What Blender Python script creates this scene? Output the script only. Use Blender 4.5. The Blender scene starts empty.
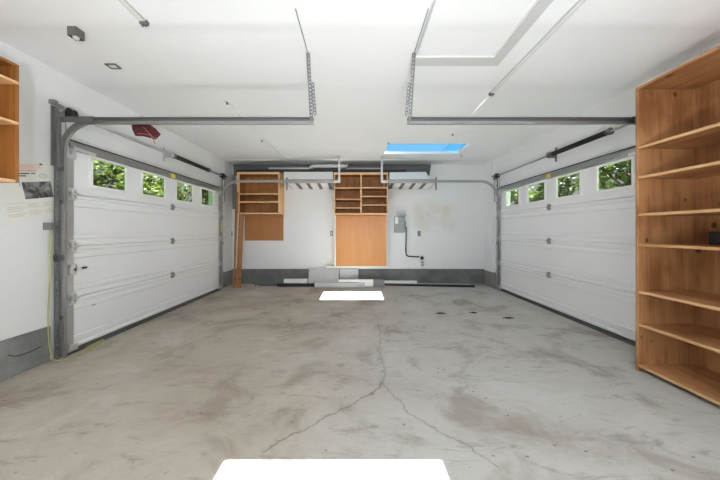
import bpy, bmesh, math, random
from mathutils import Vector, Matrix
C = bpy.context.scene.collection
R = random.Random(7)
PI = math.pi
OFF = {}                                   # world offset of every parent

# ------------------------------------------------------------------ node helpers
class N:
    def __init__(s, mat):
        s.t = mat.node_tree; s.n = s.t.nodes; s.l = s.t.links
    def new(s, ty, **kw):
        x = s.n.new(ty)
        for k, v in kw.items(): setattr(x, k, v)
        return x
    def put(s, sock, v):
        if v is None: return
        if isinstance(v, bpy.types.NodeSocket): s.l.new(v, sock)
        else: sock.default_value = v
    def math(s, op, a, b=None, c=None, clamp=False):
        x = s.new('ShaderNodeMath', operation=op, use_clamp=clamp)
        s.put(x.inputs[0], a); s.put(x.inputs[1], b); s.put(x.inputs[2], c)
        return x.outputs[0]
    def mix(s, f, a, b, mode='MIX'):
        x = s.new('ShaderNodeMixRGB', blend_type=mode)
        s.put(x.inputs[0], f); s.put(x.inputs[1], a); s.put(x.inputs[2], b)
        return x.outputs[0]
    def smooth(s, v, lo, hi, a=0., b=1.):
        x = s.new('ShaderNodeMapRange', interpolation_type='SMOOTHSTEP')
        for i, q in enumerate((v, lo, hi, a, b)): s.put(x.inputs[i], q)
        return x.outputs[0]
    def noise(s, vec, scale, detail=4, rough=.55, dist=0.):
        x = s.new('ShaderNodeTexNoise')
        s.put(x.inputs['Vector'], vec)
        x.inputs['Scale'].default_value = scale; x.inputs['Detail'].default_value = detail
        x.inputs['Roughness'].default_value = rough; x.inputs['Distortion'].default_value = dist
        return x.outputs['Fac']
    def vscale(s, vec, sc, loc=(0, 0, 0)):
        x = s.new('ShaderNodeMapping')
        s.put(x.inputs['Vector'], vec); x.inputs['Scale'].default_value = sc; x.inputs['Location'].default_value = loc
        return x.outputs[0]
    def obj(s): return s.new('ShaderNodeTexCoord').outputs['Object']
    def pos(s): return s.new('ShaderNodeNewGeometry').outputs['Position']
    def xyz(s, v):
        x = s.new('ShaderNodeSeparateXYZ'); s.put(x.inputs[0], v); return x.outputs
    def bump(s, h, strength, dist=.01):
        x = s.new('ShaderNodeBump'); s.put(x.inputs['Height'], h)
        x.inputs['Strength'].default_value = strength; x.inputs['Distance'].default_value = dist
        return x.outputs[0]

def lin(r, g, b):
    f = lambda c: (c/255/12.92 if c/255 <= .04045 else ((c/255+.055)/1.055)**2.4)
    return (f(r), f(g), f(b), 1)

def base(name, col=(.8, .8, .8, 1), rough=.6, metal=0., spec=.5):
    m = bpy.data.materials.new(name); m.use_nodes = True
    n = N(m); b = n.n['Principled BSDF']
    b.inputs['Base Color'].default_value = col; b.inputs['Roughness'].default_value = rough
    b.inputs['Metallic'].default_value = metal; b.inputs['Specular IOR Level'].default_value = spec
    return m, n, b

def plain(name, col, rough=.6, metal=0., var=.08, scale=9., spec=.5):
    """one colour with slight procedural wear"""
    m, n, b = base(name, col, rough, metal, spec)
    f = n.noise(n.obj(), scale, 5)
    dark = tuple(c*(1-var) for c in col[:3]) + (1,); light = tuple(min(1, c*(1+var)) for c in col[:3]) + (1,)
    n.put(b.inputs['Base Color'], n.mix(f, dark, light))
    n.put(b.inputs['Roughness'], n.smooth(f, .3, .7, max(0, rough-.08), min(1, rough+.08)))
    return m

def paint(name, col, bump=.03):
    m, n, b = base(name, col, .75, 0, .25)
    p = n.pos(); f = n.noise(p, 1.3, 4); g = n.noise(p, 140, 2)
    n.put(b.inputs['Base Color'], n.mix(f, tuple(c*.97 for c in col[:3])+(1,), tuple(min(1, c*1.02) for c in col[:3])+(1,)))
    n.put(b.inputs['Normal'], n.bump(g, bump, .004))
    return m, n, b

def wood(name, dark, light, axis=2, knots=True, scale=1., rough=.5):
    m, n, b = base(name, light, rough, 0, .35)
    p = n.obj()
    sc = [7*scale]*3; sc[axis] = .7*scale
    v = n.vscale(p, tuple(sc))
    f1 = n.noise(v, 1.0, 5, .6, 1.4)
    sc2 = [60*scale]*3; sc2[axis] = 2.5*scale
    f2 = n.noise(n.vscale(p, tuple(sc2)), 1.0, 3)
    f3 = n.noise(p, 2.6*scale, 3)
    f = n.math('ADD', n.math('ADD', n.math('MULTIPLY', f1, .45), n.math('MULTIPLY', f2, .13)), n.math('MULTIPLY', f3, .42))
    col = n.mix(n.smooth(f, .39, .60), dark, light)
    if knots:
        vo = n.new('ShaderNodeTexVoronoi'); vo.inputs['Scale'].default_value = 4.6
        sk = [1.]*3; sk[axis] = .75
        n.put(vo.inputs['Vector'], n.vscale(p, tuple(sk), (.37, .11, .23)))
        r = n.math('ADD', vo.outputs['Distance'], n.math('MULTIPLY', n.noise(p, 30, 2), .05))
        col = n.mix(n.smooth(r, .10, .15, 1, 0), col, tuple(c*.35 for c in dark[:3])+(1,))
    n.put(b.inputs['Base Color'], col)
    n.put(b.inputs['Normal'], n.bump(f2, .08, .003))
    return m

# ------------------------------------------------------------------ materials
M = {}
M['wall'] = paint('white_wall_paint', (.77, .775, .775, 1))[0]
M['door'] = plain('white_door_enamel', (.80, .805, .81, 1), .42, 0, .03, 2.)
M['white'] = plain('white_enamel', (.82, .82, .81, 1), .45, 0, .04)
M['hatchtrim'] = plain('grey_white_trim', (.62, .62, .61, 1), .6, 0, .04)  # hatch border, a step greyer than the ceiling
M['cream'] = plain('cream_paint', (.78, .74, .64, 1), .6, 0, .05)
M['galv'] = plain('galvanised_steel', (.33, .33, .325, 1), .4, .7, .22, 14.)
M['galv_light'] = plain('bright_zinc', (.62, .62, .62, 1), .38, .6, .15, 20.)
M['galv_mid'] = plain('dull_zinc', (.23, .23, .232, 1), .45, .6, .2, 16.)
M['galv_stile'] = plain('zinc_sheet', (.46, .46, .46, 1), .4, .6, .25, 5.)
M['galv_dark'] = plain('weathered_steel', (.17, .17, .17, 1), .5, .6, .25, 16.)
M['black'] = plain('black_oxide', (.02, .02, .021, 1), .5, .2, .2)
M['rubber'] = plain('black_rubber', (.03, .03, .03, 1), .75, 0, .2)
M['sealgrey'] = plain('grey_rubber_seal', (.09, .09, .092, 1), .7, 0, .2)
M['darkgrey'] = plain('dark_grey_coating', (.10, .105, .11, 1), .5, 0, .2, 3.)
M['shadegrey'] = plain('shaded_wall_grey', (.135, .14, .145, 1), .5, 0, .2, 2.)  # tone of the shaded wall above the cabinets
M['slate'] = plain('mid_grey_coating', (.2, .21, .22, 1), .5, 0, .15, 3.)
M['lightgrey'] = plain('light_grey_sheet', (.52, .52, .53, 1), .5, 0, .12, 5.)
M['panelgrey'] = plain('grey_panel_enamel', (.32, .34, .335, 1), .45, 0, .06)
M['yellow'] = plain('yellow_sticker', (.75, .66, .06, 1), .5, 0, .05)
M['label'] = plain('pale_label', (.75, .68, .36, 1), .5, 0, .1)
M['cable'] = plain('yellow_cable', (.46, .45, .15, 1), .5, 0, .1)
M['red'] = plain('dark_red_cloth', (.075, .009, .011, 1), .8, 0, .45, 22.)
M['pink'] = plain('pink_strap', (.36, .10, .10, 1), .7, 0, .1)
M['brown'] = plain('dark_brown_board', (.17, .13, .11, 1), .6, 0, .2)
M['leafdry'] = plain('dry_leaf', (.07, .055, .04, 1), .8, 0, .3, 40.)
M['rubble'] = plain('pale_scrap', (.42, .42, .36, 1), .8, 0, .25, 30.)
M['ply_v'] = wood('plywood_vertical_grain', (.235, .095, .034, 1), (.45, .225, .098, 1), 2)
M['ply_y'] = wood('plywood_depth_grain', (.29, .12, .045, 1), (.50, .255, .11, 1), 1)
M['ply_x'] = wood('plywood_cross_grain', (.44, .19, .068, 1), (.64, .335, .14, 1), 0)
M['ply_edge'] = wood('pine_edge', (.46, .24, .10, 1), (.62, .38, .19, 1), 1, False)
M['cab_v'] = wood('cabinet_ply', (.38, .15, .045, 1), (.52, .235, .08, 1), 2, False)
M['cab_edge'] = wood('cabinet_edge', (.72, .42, .2, 1), (.82, .53, .28, 1), 0, False)
M['oak_side'] = wood('orange_stained_ply', (.24, .088, .018, 1), (.36, .15, .04, 1), 2, False)
M['hard'] = wood('brown_hardboard', (.40, .17, .055, 1), (.46, .21, .075, 1), 2, False, .4, .35)
M['tan'] = wood('tan_hardboard', (.55, .235, .075, 1), (.62, .285, .10, 1), 2, False, .4, .3)
M['post'] = wood('pine_board', (.30, .125, .045, 1), (.46, .22, .085, 1), 2, True, 1.4)
M['bark'] = wood('bark', (.05, .035, .025, 1), (.12, .09, .065, 1), 2, False, 2, .9)

def concrete(name, a, c):
    m, n, b = base(name, a, .85, 0, .2)
    p = n.pos(); f = n.noise(p, 2.2, 6, .65); g = n.noise(p, 60, 3)
    col = n.mix(n.smooth(f, .3, .7), a, c)
    col = n.mix(n.math('MULTIPLY', n.smooth(g, .5, .75), .25), col, (.5, .5, .48, 1))
    n.put(b.inputs['Base Color'], col); n.put(b.inputs['Normal'], n.bump(g, .2, .005))
    return m
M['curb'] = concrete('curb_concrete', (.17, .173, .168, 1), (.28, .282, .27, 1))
M['curb_back'] = concrete('darker_curb_concrete', (.115, .117, .115, 1), (.20, .202, .196, 1))  # back curb, darker than the side curbs

def floor_mat():
    m, n, b = base('garage_floor_concrete', (.45, .43, .4, 1), .6, 0, .35)
    p = n.pos(); x, y, z = n.xyz(p)
    big = n.noise(p, .55, 3, .5); med = n.noise(p, 1.7, 6, .62, .6); fine = n.noise(n.vscale(p, (5, 9, 5)), 1.6, 6, .7, .5); grit = n.noise(p, 45, 3)
    grey = n.mix(fine, (.42, .408, .377, 1), (.525, .513, .483, 1))
    tan = n.mix(fine, (.365, .32, .265, 1), (.475, .43, .37, 1))
    # the slab is browner on the left half, greyer on the right
    side = n.smooth(n.math('ADD', x, n.math('MULTIPLY', n.math('SUBTRACT', big, .5), 5.)), -1.3, 1.0)
    col = n.mix(side, tan, grey)
    # brown dirt in drifting patches
    col = n.mix(n.math('MULTIPLY', n.smooth(med, .50, .66), .62), col, (.24, .195, .145, 1))
    col = n.mix(n.math('MULTIPLY', n.smooth(med, .32, .46, 1, 0), .5), col, (.53, .52, .50, 1))
    sm = n.noise(n.vscale(p, (2.2, 7, 2)), 1.3, 6, .7, 1.)
    col = n.mix(n.math('MULTIPLY', n.smooth(sm, .54, .68), .5), col, (.21, .17, .14, 1))
    # tyre smear bands
    def band(x0, y0, x1, y1, w, k, c):
        nonlocal col
        d = seg(x0, y0, x1, y1)
        f = n.math('MULTIPLY', n.smooth(n.math('ADD', d, n.math('MULTIPLY', n.math('SUBTRACT', med, .5), w*2.2)), 0, w, 1, 0), n.smooth(fine, .3, .62))
        col = n.mix(n.math('MULTIPLY', f, k), col, c)
    def seg(x0, y0, x1, y1, wob=None):
        dx, dy = x1-x0, y1-y0; L2 = dx*dx+dy*dy
        px = n.math('SUBTRACT', wob[0] if wob else x, x0); py = n.math('SUBTRACT', wob[1] if wob else y, y0)
        t = n.math('DIVIDE', n.math('ADD', n.math('MULTIPLY', px, dx), n.math('MULTIPLY', py, dy)), L2, clamp=True)
        ex = n.math('SUBTRACT', px, n.math('MULTIPLY', t, dx)); ey = n.math('SUBTRACT', py, n.math('MULTIPLY', t, dy))
        return n.math('SQRT', n.math('ADD', n.math('MULTIPLY', ex, ex), n.math('MULTIPLY', ey, ey)))
    br = (.25, .195, .15, 1)
    band(-2.7, 4.0, -1.2, 4.9, .35, .55, br)
    band(-1.15, 3.55, -.2, 3.45, .28, .4, br)
    band(-1.7, 2.5, -.9, 2.2, .4, .4, br)
    band(-1.3, 1.9, -.65, 1.75, .3, .4, br)
    band(.75, 1.75, 1.5, 1.55, .25, .5, br)
    band(-.1, 2.35, .5, 2.1, .3, .3, br)
    # the long forked crack
    wx = n.math('ADD', x, n.math('MULTIPLY', n.math('SUBTRACT', n.noise(p, 6, 4), .5), .16))
    wy = n.math('ADD', y, n.math('MULTIPLY', n.math('SUBTRACT', n.noise(n.vscale(p, (1, 1, 1), (5, 3, 1)), 6, 4), .5), .16))
    at = lambda u, v: ((u-357)*1.24/(v-231), 272*1.24/(v-231))
    def poly(pts, w0, k):
        nonlocal col
        q = [at(*a) for a in pts]; d = None
        for a, c in zip(q, q[1:]):
            e = seg(*a, *c, wob=(wx, wy)); d = e if d is None else n.math('MINIMUM', d, e)
        col = n.mix(n.math('MULTIPLY', n.smooth(d, w0*.3, w0, 1, 0), k), col, (.10, .08, .065, 1))
        col = n.mix(n.math('MULTIPLY', n.smooth(d, 0, w0*5, 1, 0), .25*k), col, (.22, .175, .14, 1))
    poly([(262, 452), (288, 437), (322, 418), (346, 408), (366, 396), (382, 385)], .008, .6)
    poly([(382, 385), (400, 401), (416, 420), (430, 426), (446, 436), (470, 447), (498, 470)], .007, .45)
    poly([(382, 385), (383, 372), (378, 350), (381, 335), (377, 322)], .014, .3)
    col = n.mix(n.math('MULTIPLY', n.smooth(grit, .62, .72), .3), col, (.24, .2, .17, 1))
    st = n.noise(n.vscale(p, (3.5, 11, 3)), 1.7, 5, .75, 2.)
    col = n.mix(n.math('MULTIPLY', n.smooth(st, .62, .68), .55), col, (.16, .13, .10, 1))
    col = n.mix(n.math('MULTIPLY', n.smooth(st, .30, .36, 1, 0), .45), col, (.60, .595, .57, 1))
    vo = n.new('ShaderNodeTexVoronoi'); vo.inputs['Scale'].default_value = 7.; n.put(vo.inputs['Vector'], n.vscale(p, (1, 1.6, 1)))
    dot = n.math('MULTIPLY', n.smooth(n.math('ADD', vo.outputs['Distance'], n.math('MULTIPLY', grit, .06)), .085, .125, 1, 0), n.smooth(med, .42, .52))
    col = n.mix(n.math('MULTIPLY', dot, .7), col, (.12, .095, .075, 1))
    n.put(b.inputs['Base Color'], col)
    n.put(b.inputs['Roughness'], n.smooth(med, .3, .7, .5, .72))
    n.put(b.inputs['Normal'], n.bump(n.math('ADD', n.math('MULTIPLY', fine, .6), n.math('MULTIPLY', grit, .4)), .12, .006))
    return m
M['floor'] = floor_mat()

def back_wall_mat():
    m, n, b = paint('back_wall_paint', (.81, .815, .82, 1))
    old = b.inputs['Base Color'].links[0].from_socket
    x, y, z = n.xyz(n.pos()); p = n.pos()
    def box(x0, x1, z0, z1, s):
        f = n.math('MULTIPLY', n.smooth(x, x0-s, x0+s), n.smooth(x, x1-s, x1+s, 1, 0))
        return n.math('MULTIPLY', f, n.math('MULTIPLY', n.smooth(z, z0-s, z0+s), n.smooth(z, z1-s, z1+s, 1, 0)))
    f = n.noise(n.vscale(p, (1, 1, 1)), 4, 4, .6)
    col = n.mix(n.math('MULTIPLY', n.math('MULTIPLY', box(1.32, 2.3, 1.24, 1.9, .12), n.smooth(f, .3, .65)), .5), old, (.70, .66, .52, 1))
    # faint pencil sketching
    li = n.noise(n.vscale(p, (6, 1, 9)), 1.6, 3, .6, 2.)
    pen = n.smooth(n.math('ABSOLUTE', n.math('SUBTRACT', li, .5)), .0, .022, 1, 0)
    for q in ((1.40, 1.95, 1.37, 1.78, .05), (2.05, 2.22, 1.45, 1.8, .03)):
        col = n.mix(n.math('MULTIPLY', n.math('MULTIPLY', box(*q), pen), .6), col, (.42, .40, .34, 1))
    n.put(b.inputs['Base Color'], col)
    return m
M['backwall'] = back_wall_mat()

def ceil_mat():
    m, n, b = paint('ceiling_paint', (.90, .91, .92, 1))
    x, y, z = n.xyz(n.pos())
    h = None
    for yc in (2.08, 2.98, 4.2, 5.4):            # taped board joints
        g = n.smooth(n.math('ABSOLUTE', n.math('SUBTRACT', y, yc)), 0, .11, 1, 0)
        h = g if h is None else n.math('ADD', h, g)
    n.put(b.inputs['Normal'], n.bump(n.math('ADD', h, n.math('MULTIPLY', n.noise(n.pos(), 90, 2), .12)), .35, .012))
    return m
M['ceil'] = ceil_mat()

def glass_mat(name, tint, refl=.06):
    m = bpy.data.materials.new(name); m.use_nodes = True; n = N(m)
    n.n.remove(n.n['Principled BSDF'])
    t = n.new('ShaderNodeBsdfTransparent'); t.inputs[0].default_value = tint
    g = n.new('ShaderNodeBsdfGlossy'); g.inputs['Roughness'].default_value = .02
    fr = n.new('ShaderNodeFresnel'); fr.inputs[0].default_value = 1.45
    mx = n.new('ShaderNodeMixShader')
    n.put(mx.inputs[0], n.math('MULTIPLY', fr.outputs[0], refl*10)); n.put(mx.inputs[1], t.outputs[0]); n.put(mx.inputs[2], g.outputs[0])
    n.put(n.n['Material Output'].inputs[0], mx.outputs[0])
    return m
M['glass'] = glass_mat('tinted_window_glass', (.68, .69, .66, 1), .02)
M['skyglass'] = glass_mat('skylight_glass', (.95, .97, 1, 1), 0.)

def leaf_mat(name, a, c, trans=.2):
    m, n, b = base(name, a, .5, 0, .4)
    oi = n.new('ShaderNodeNewGeometry').outputs['Random Per Island']
    col = n.mix(n.math('POWER', oi, 1.6), a, c)
    n.put(b.inputs['Base Color'], col)
    tr = n.new('ShaderNodeBsdfTranslucent'); n.put(tr.inputs[0], n.mix(.5, col, (.35, .5, .05, 1)))
    mx = n.new('ShaderNodeMixShader'); mx.inputs[0].default_value = trans
    n.put(mx.inputs[1], b.outputs[0]); n.put(mx.inputs[2], tr.outputs[0]); n.put(n.n['Material Output'].inputs[0], mx.outputs[0])
    return m
M['leaf_a'] = leaf_mat('broadleaf_mid_green', (.012, .028, .006, 1), (.12, .16, .035, 1))
M['leaf_b'] = leaf_mat('broadleaf_dark_green', (.008, .022, .005, 1), (.075, .115, .022, 1))
M['leaf_c'] = leaf_mat('broadleaf_yellow_green', (.018, .035, .007, 1), (.17, .20, .055, 1))

def film_mat():
    m = bpy.data.materials.new('blue_shade_film'); m.use_nodes = True; n = N(m)
    n.n.remove(n.n['Principled BSDF'])
    f = n.noise(n.obj(), 3, 2)
    d = n.new('ShaderNodeBsdfDiffuse'); t = n.new('ShaderNodeBsdfTranslucent')
    n.put(d.inputs[0], n.mix(f, (.06, .22, .4, 1), (.07, .24, .44, 1))); t.inputs[0].default_value = (.10, .19, .24, 1)
    mx = n.new('ShaderNodeMixShader'); mx.inputs[0].default_value = .7
    n.put(mx.inputs[1], d.outputs[0]); n.put(mx.inputs[2], t.outputs[0]); n.put(n.n['Material Output'].inputs[0], mx.outputs[0])
    return m
M['film'] = film_mat()

def photo_mat():
    m, n, b = base('printed_photo', (.2, .2, .2, 1), .5)
    f = n.noise(n.vscale(n.obj(), (1, 9, 7)), 1.3, 4, .6, .6)
    g = n.smooth(f, .38, .68)
    n.put(b.inputs['Base Color'], n.mix(g, (.03, .03, .033, 1), (.36, .36, .355, 1)))
    return m
M['photo'] = photo_mat()
M['paper'] = plain('newsprint_paper', (.78, .765, .71, 1), .8, 0, .05, 5.)
M['paperpink'] = plain('pink_headline_band', (.78, .60, .53, 1), .8, 0, .08, 12.)
M['ink'] = plain('black_ink', (.05, .05, .05, 1), .8, 0, .3, 60.)
M['greyink'] = plain('grey_print', (.52, .50, .46, 1), .8, 0, .2, 60.)
M['redink'] = plain('red_print', (.55, .25, .2, 1), .8, 0, .2, 60.)
M['blueink'] = plain('pale_blue_print', (.38, .52, .72, 1), .8, 0, .1, 30.)
M['lawn'] = plain('lawn_grass', (.07, .12, .03, 1), .9, 0, .35, 3.)
M['slabout'] = plain('driveway_concrete', (.33, .32, .3, 1), .9, 0, .1, 3.)

# ------------------------------------------------------------------ mesh helpers
class MB:
    def __init__(s): s.bm = bmesh.new()
    def box(s, x0, x1, y0, y1, z0, z1, bev=0.):
        x0, x1 = sorted((x0, x1)); y0, y1 = sorted((y0, y1)); z0, z1 = sorted((z0, z1))
        v = [s.bm.verts.new((x, y, z)) for z in (z0, z1) for y in (y0, y1) for x in (x0, x1)]
        fs = [s.bm.faces.new([v[i] for i in q]) for q in ((0, 2, 3, 1), (4, 5, 7, 6), (0, 1, 5, 4), (2, 6, 7, 3), (0, 4, 6, 2), (1, 3, 7, 5))]
        if bev:
            es = {e for f in fs for e in f.edges}
            bmesh.ops.bevel(s.bm, geom=list(es), offset=bev, segments=2, affect='EDGES', profile=.5)
        return s
    def obox(s, c, ax, hx, hy, hz, bev=0.):
        """box centred at c with the three axes ax"""
        a, b, d = [Vector(q).normalized() for q in ax]; c = Vector(c)
        v = [s.bm.verts.new(c+a*i*hx+b*j*hy+d*k*hz) for k in (-1, 1) for j in (-1, 1) for i in (-1, 1)]
        fs = [s.bm.faces.new([v[i] for i in q]) for q in ((0, 2, 3, 1), (4, 5, 7, 6), (0, 1, 5, 4), (2, 6, 7, 3), (0, 4, 6, 2), (1, 3, 7, 5))]
        if bev:
            bmesh.ops.bevel(s.bm, geom=list({e for f in fs for e in f.edges}), offset=bev, segments=2, affect='EDGES', profile=.5)
        return s
    def bar(s, p, q, w, h, up=(0, 0, 1), bev=0.):
        p, q = Vector(p), Vector(q); d = (q-p); L = d.length; d.normalize()
        u = Vector(up); sd = d.cross(u).normalized(); u = sd.cross(d).normalized()
        return s.obox((p+q)/2, (d, sd, u), L/2, w/2, h/2, bev)
    def tube(s, pts, r, n=10, cap=True):
        pts = [Vector(p) for p in pts]; rings = []
        rr = r if isinstance(r, (list, tuple)) else [r]*len(pts)
        t0 = (pts[1]-pts[0]).normalized()
        u = t0.orthogonal().normalized()
        for i, p in enumerate(pts):
            t = (pts[min(i+1, len(pts)-1)]-pts[max(i-1, 0)]).normalized()
            u = (u-t*u.dot(t)).normalized(); w = t.cross(u)
            rings.append([s.bm.verts.new(p+(u*math.cos(2*PI*k/n)+w*math.sin(2*PI*k/n))*rr[i]) for k in range(n)])
        for a, b in zip(rings, rings[1:]):
            for k in range(n): s.bm.faces.new((a[k], a[(k+1) % n], b[(k+1) % n], b[k])).smooth = True
        if cap: s.bm.faces.new(rings[0][::-1]); s.bm.faces.new(rings[-1])
        return s
    def lathe(s, p, ax, prof, n=20):
        """prof: (distance along axis, radius)"""
        p = Vector(p); a = Vector(ax).normalized(); u = a.orthogonal().normalized(); w = a.cross(u); rings = []
        for d, r in prof:
            rings.append([s.bm.verts.new(p+a*d+(u*math.cos(2*PI*k/n)+w*math.sin(2*PI*k/n))*r) for k in range(n)])
        for b, c in zip(rings, rings[1:]):
            for k in range(n): s.bm.faces.new((b[k], b[(k+1) % n], c[(k+1) % n], c[k])).smooth = True
        s.bm.faces.new(rings[0][::-1]); s.bm.faces.new(rings[-1])
        return s
    def prism(s, pts, d):
        """polygon of 3-D points pushed along d"""
        d = Vector(d); a = [s.bm.verts.new(p) for p in pts]; b = [s.bm.verts.new(Vector(p)+d) for p in pts]
        s.bm.faces.new(a[::-1]); s.bm.faces.new(b); k = len(a)
        for i in range(k): s.bm.faces.new((a[i], a[(i+1) % k], b[(i+1) % k], b[i]))
        return s
    def sweep(s, path, prof):
        """path: list of (point, normal, binormal); prof: closed list of (n, b)"""
        rings = [[s.bm.verts.new(Vector(p)+Vector(nn)*a+Vector(bb)*b) for a, b in prof] for p, nn, bb in path]
        k = len(prof)
        for a, b in zip(rings, rings[1:]):
            for i in range(k): s.bm.faces.new((a[i], a[(i+1) % k], b[(i+1) % k], b[i]))
        s.bm.faces.new(rings[0][::-1]); s.bm.faces.new(rings[-1])
        return s
    def build(s, name, mat, parent=None, loc=None, bevel=0.):
        if parent is not None: o0 = OFF[parent]
        else: o0 = Vector(loc) if loc is not None else s.low()
        bmesh.ops.recalc_face_normals(s.bm, faces=s.bm.faces[:])
        me = bpy.data.meshes.new(name)
        for v in s.bm.verts: v.co -= o0
        s.bm.to_mesh(me); s.bm.free()
        o = bpy.data.objects.new(name, me); C.objects.link(o)
        me.materials.append(M[mat] if isinstance(mat, str) else mat)
        if parent is not None: o.parent = parent
        else: o.location = o0
        OFF[o] = o0.copy()
        if bevel:
            b = o.modifiers.new('edge', 'BEVEL'); b.width = bevel; b.segments = 2; b.limit_method = 'ANGLE'
        return o
    def low(s):
        c = [v.co for v in s.bm.verts]
        return Vector(((min(v.x for v in c)+max(v.x for v in c))/2, (min(v.y for v in c)+max(v.y for v in c))/2, min(v.z for v in c)))

def tag(o, label=None, cat=None, group=None, kind=None):
    if label: o['label'] = label
    if cat: o['category'] = cat
    if group: o['group'] = group
    if kind: o['kind'] = kind
    return o
def thing(name, loc, label, cat, group=None):
    o = bpy.data.objects.new(name, None); C.objects.link(o); o.location = loc; o.empty_display_size = .1
    OFF[o] = Vector(loc); return tag(o, label, cat, group)
def box(*a, bev=0.): return MB().box(*a, bev=bev)
def struct(o): return tag(o, kind='structure')

# ------------------------------------------------------------------ room (metres; camera stands at the origin, +Y looks into the garage)
XL, XR, YB, YN, ZC = -2.95, 3.055, 6.42, -1.7, 2.82
DY0, DY1, DH = 2.678, 5.72, 2.15                  # door leaves
OY0, OY1, OH = 2.76, 5.66, 2.10                  # openings in the walls
T = .14
struct(box(XL-T, XR+T, YN-T, YB+T, -.15, 0).build('floor', 'floor'))
SK1 = (.56, 2.06, 4.92, 5.56); SK2 = (.525, 1.715, .80, 1.465); HA = (.53, 1.25, 1.72, 2.47)
b = MB(); holes = (SK1, SK2, HA)
xs = sorted({XL-T, XR+T, *[h[i] for h in holes for i in (0, 1)]}); ys = sorted({YN-T, YB+T, *[h[i] for h in holes for i in (2, 3)]})
for x0, x1 in zip(xs, xs[1:]):
    for y0, y1 in zip(ys, ys[1:]):
        mx, my = (x0+x1)/2, (y0+y1)/2
        if not any(h[0] < mx < h[1] and h[2] < my < h[3] for h in holes): b.box(x0, x1, y0, y1, ZC, ZC+.035)
bmesh.ops.remove_doubles(b.bm, verts=b.bm.verts[:], dist=1e-5)
struct(b.build('ceiling', 'ceil'))
struct(box(XL-T, XR+T, YB, YB+T, 0, ZC).build('wall_back', 'backwall'))
struct(box(XL-T, XR+T, YN-T, YN, 0, ZC).build('wall_near', 'wall'))
for s, X, nm in ((-1, XL, 'left'), (1, XR, 'right')):
    b = MB()
    b.box(X, X+s*T, YN, OY0, 0, ZC); b.box(X, X+s*T, OY1, YB, 0, ZC); b.box(X, X+s*T, OY0, OY1, OH, ZC)
    struct(b.build('wall_'+nm, 'wall'))
    c = .018 if s < 0 else .068; b = MB(); b.box(X, X-s*.018, YN, 2.60, 0, .33); b.box(X, X-s*c, 5.85, YB, 0, .33)
    struct(b.build('baseboard_'+nm, 'curb'))
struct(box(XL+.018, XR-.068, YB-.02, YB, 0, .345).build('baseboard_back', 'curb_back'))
# the plastered strip round the back end of the room, a finger proud of the rest
b = MB(); yt = 6.02
b.box(XL+.012, XR-.06, yt, YB, ZC-.012, ZC); b.box(XL, XL+.012, yt, YB, .33, ZC); b.box(XR-.06, XR, yt, YB, .33, ZC)
struct(b.build('trim_1', 'wall'))

# ------------------------------------------------------------------ skylights
def skylight(k, h, film):
    x0, x1, y0, y1 = h
    w = struct(MB().box(x0-.02, x0, y0-.02, y1+.02, ZC+.036, ZC+.075).box(x1, x1+.02, y0-.02, y1+.02, ZC+.036, ZC+.075)
               .box(x0, x1, y0-.02, y0, ZC+.036, ZC+.075).box(x0, x1, y1, y1+.02, ZC+.036, ZC+.045).build('window_%d' % k, 'white'))
    box(x0, x1, y0, y1, ZC+.078, ZC+.084).build('pane', 'skyglass', w)
    if film: box(1.74, x1-.001, y0, y1, ZC+.060, ZC+.062).build('shade_film', 'film', w)
skylight(1, SK1, True); skylight(2, SK2, False)

# ------------------------------------------------------------------ attic hatch
x0, x1, y0, y1 = HA
t = thing('attic_hatch', ((x0+x1)/2, (y0+y1)/2, ZC), 'white square attic hatch with a flat trim border set in the ceiling', 'hatch')
MB().box(x0+.012, x1-.012, y0+.012, y1-.014, ZC+.006, ZC+.03).box(x0-.05, x1+.05, y0-.05, y1+.05, ZC+.036, ZC+.06).build('hatch_panel', 'ceil', t)
MB().box(x0-.012, x1+.09, y1, y1+.12, ZC-.008, ZC-.0005).box(x1, x1+.09, y0-.07, y1, ZC-.008, ZC-.0005).box(x0-.012, x0, y0-.07, y1, ZC-.008, ZC-.0005).box(x0, x1, y0-.07, y0, ZC-.014, ZC-.0005).build('trim_frame', 'hatchtrim', t)

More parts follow.
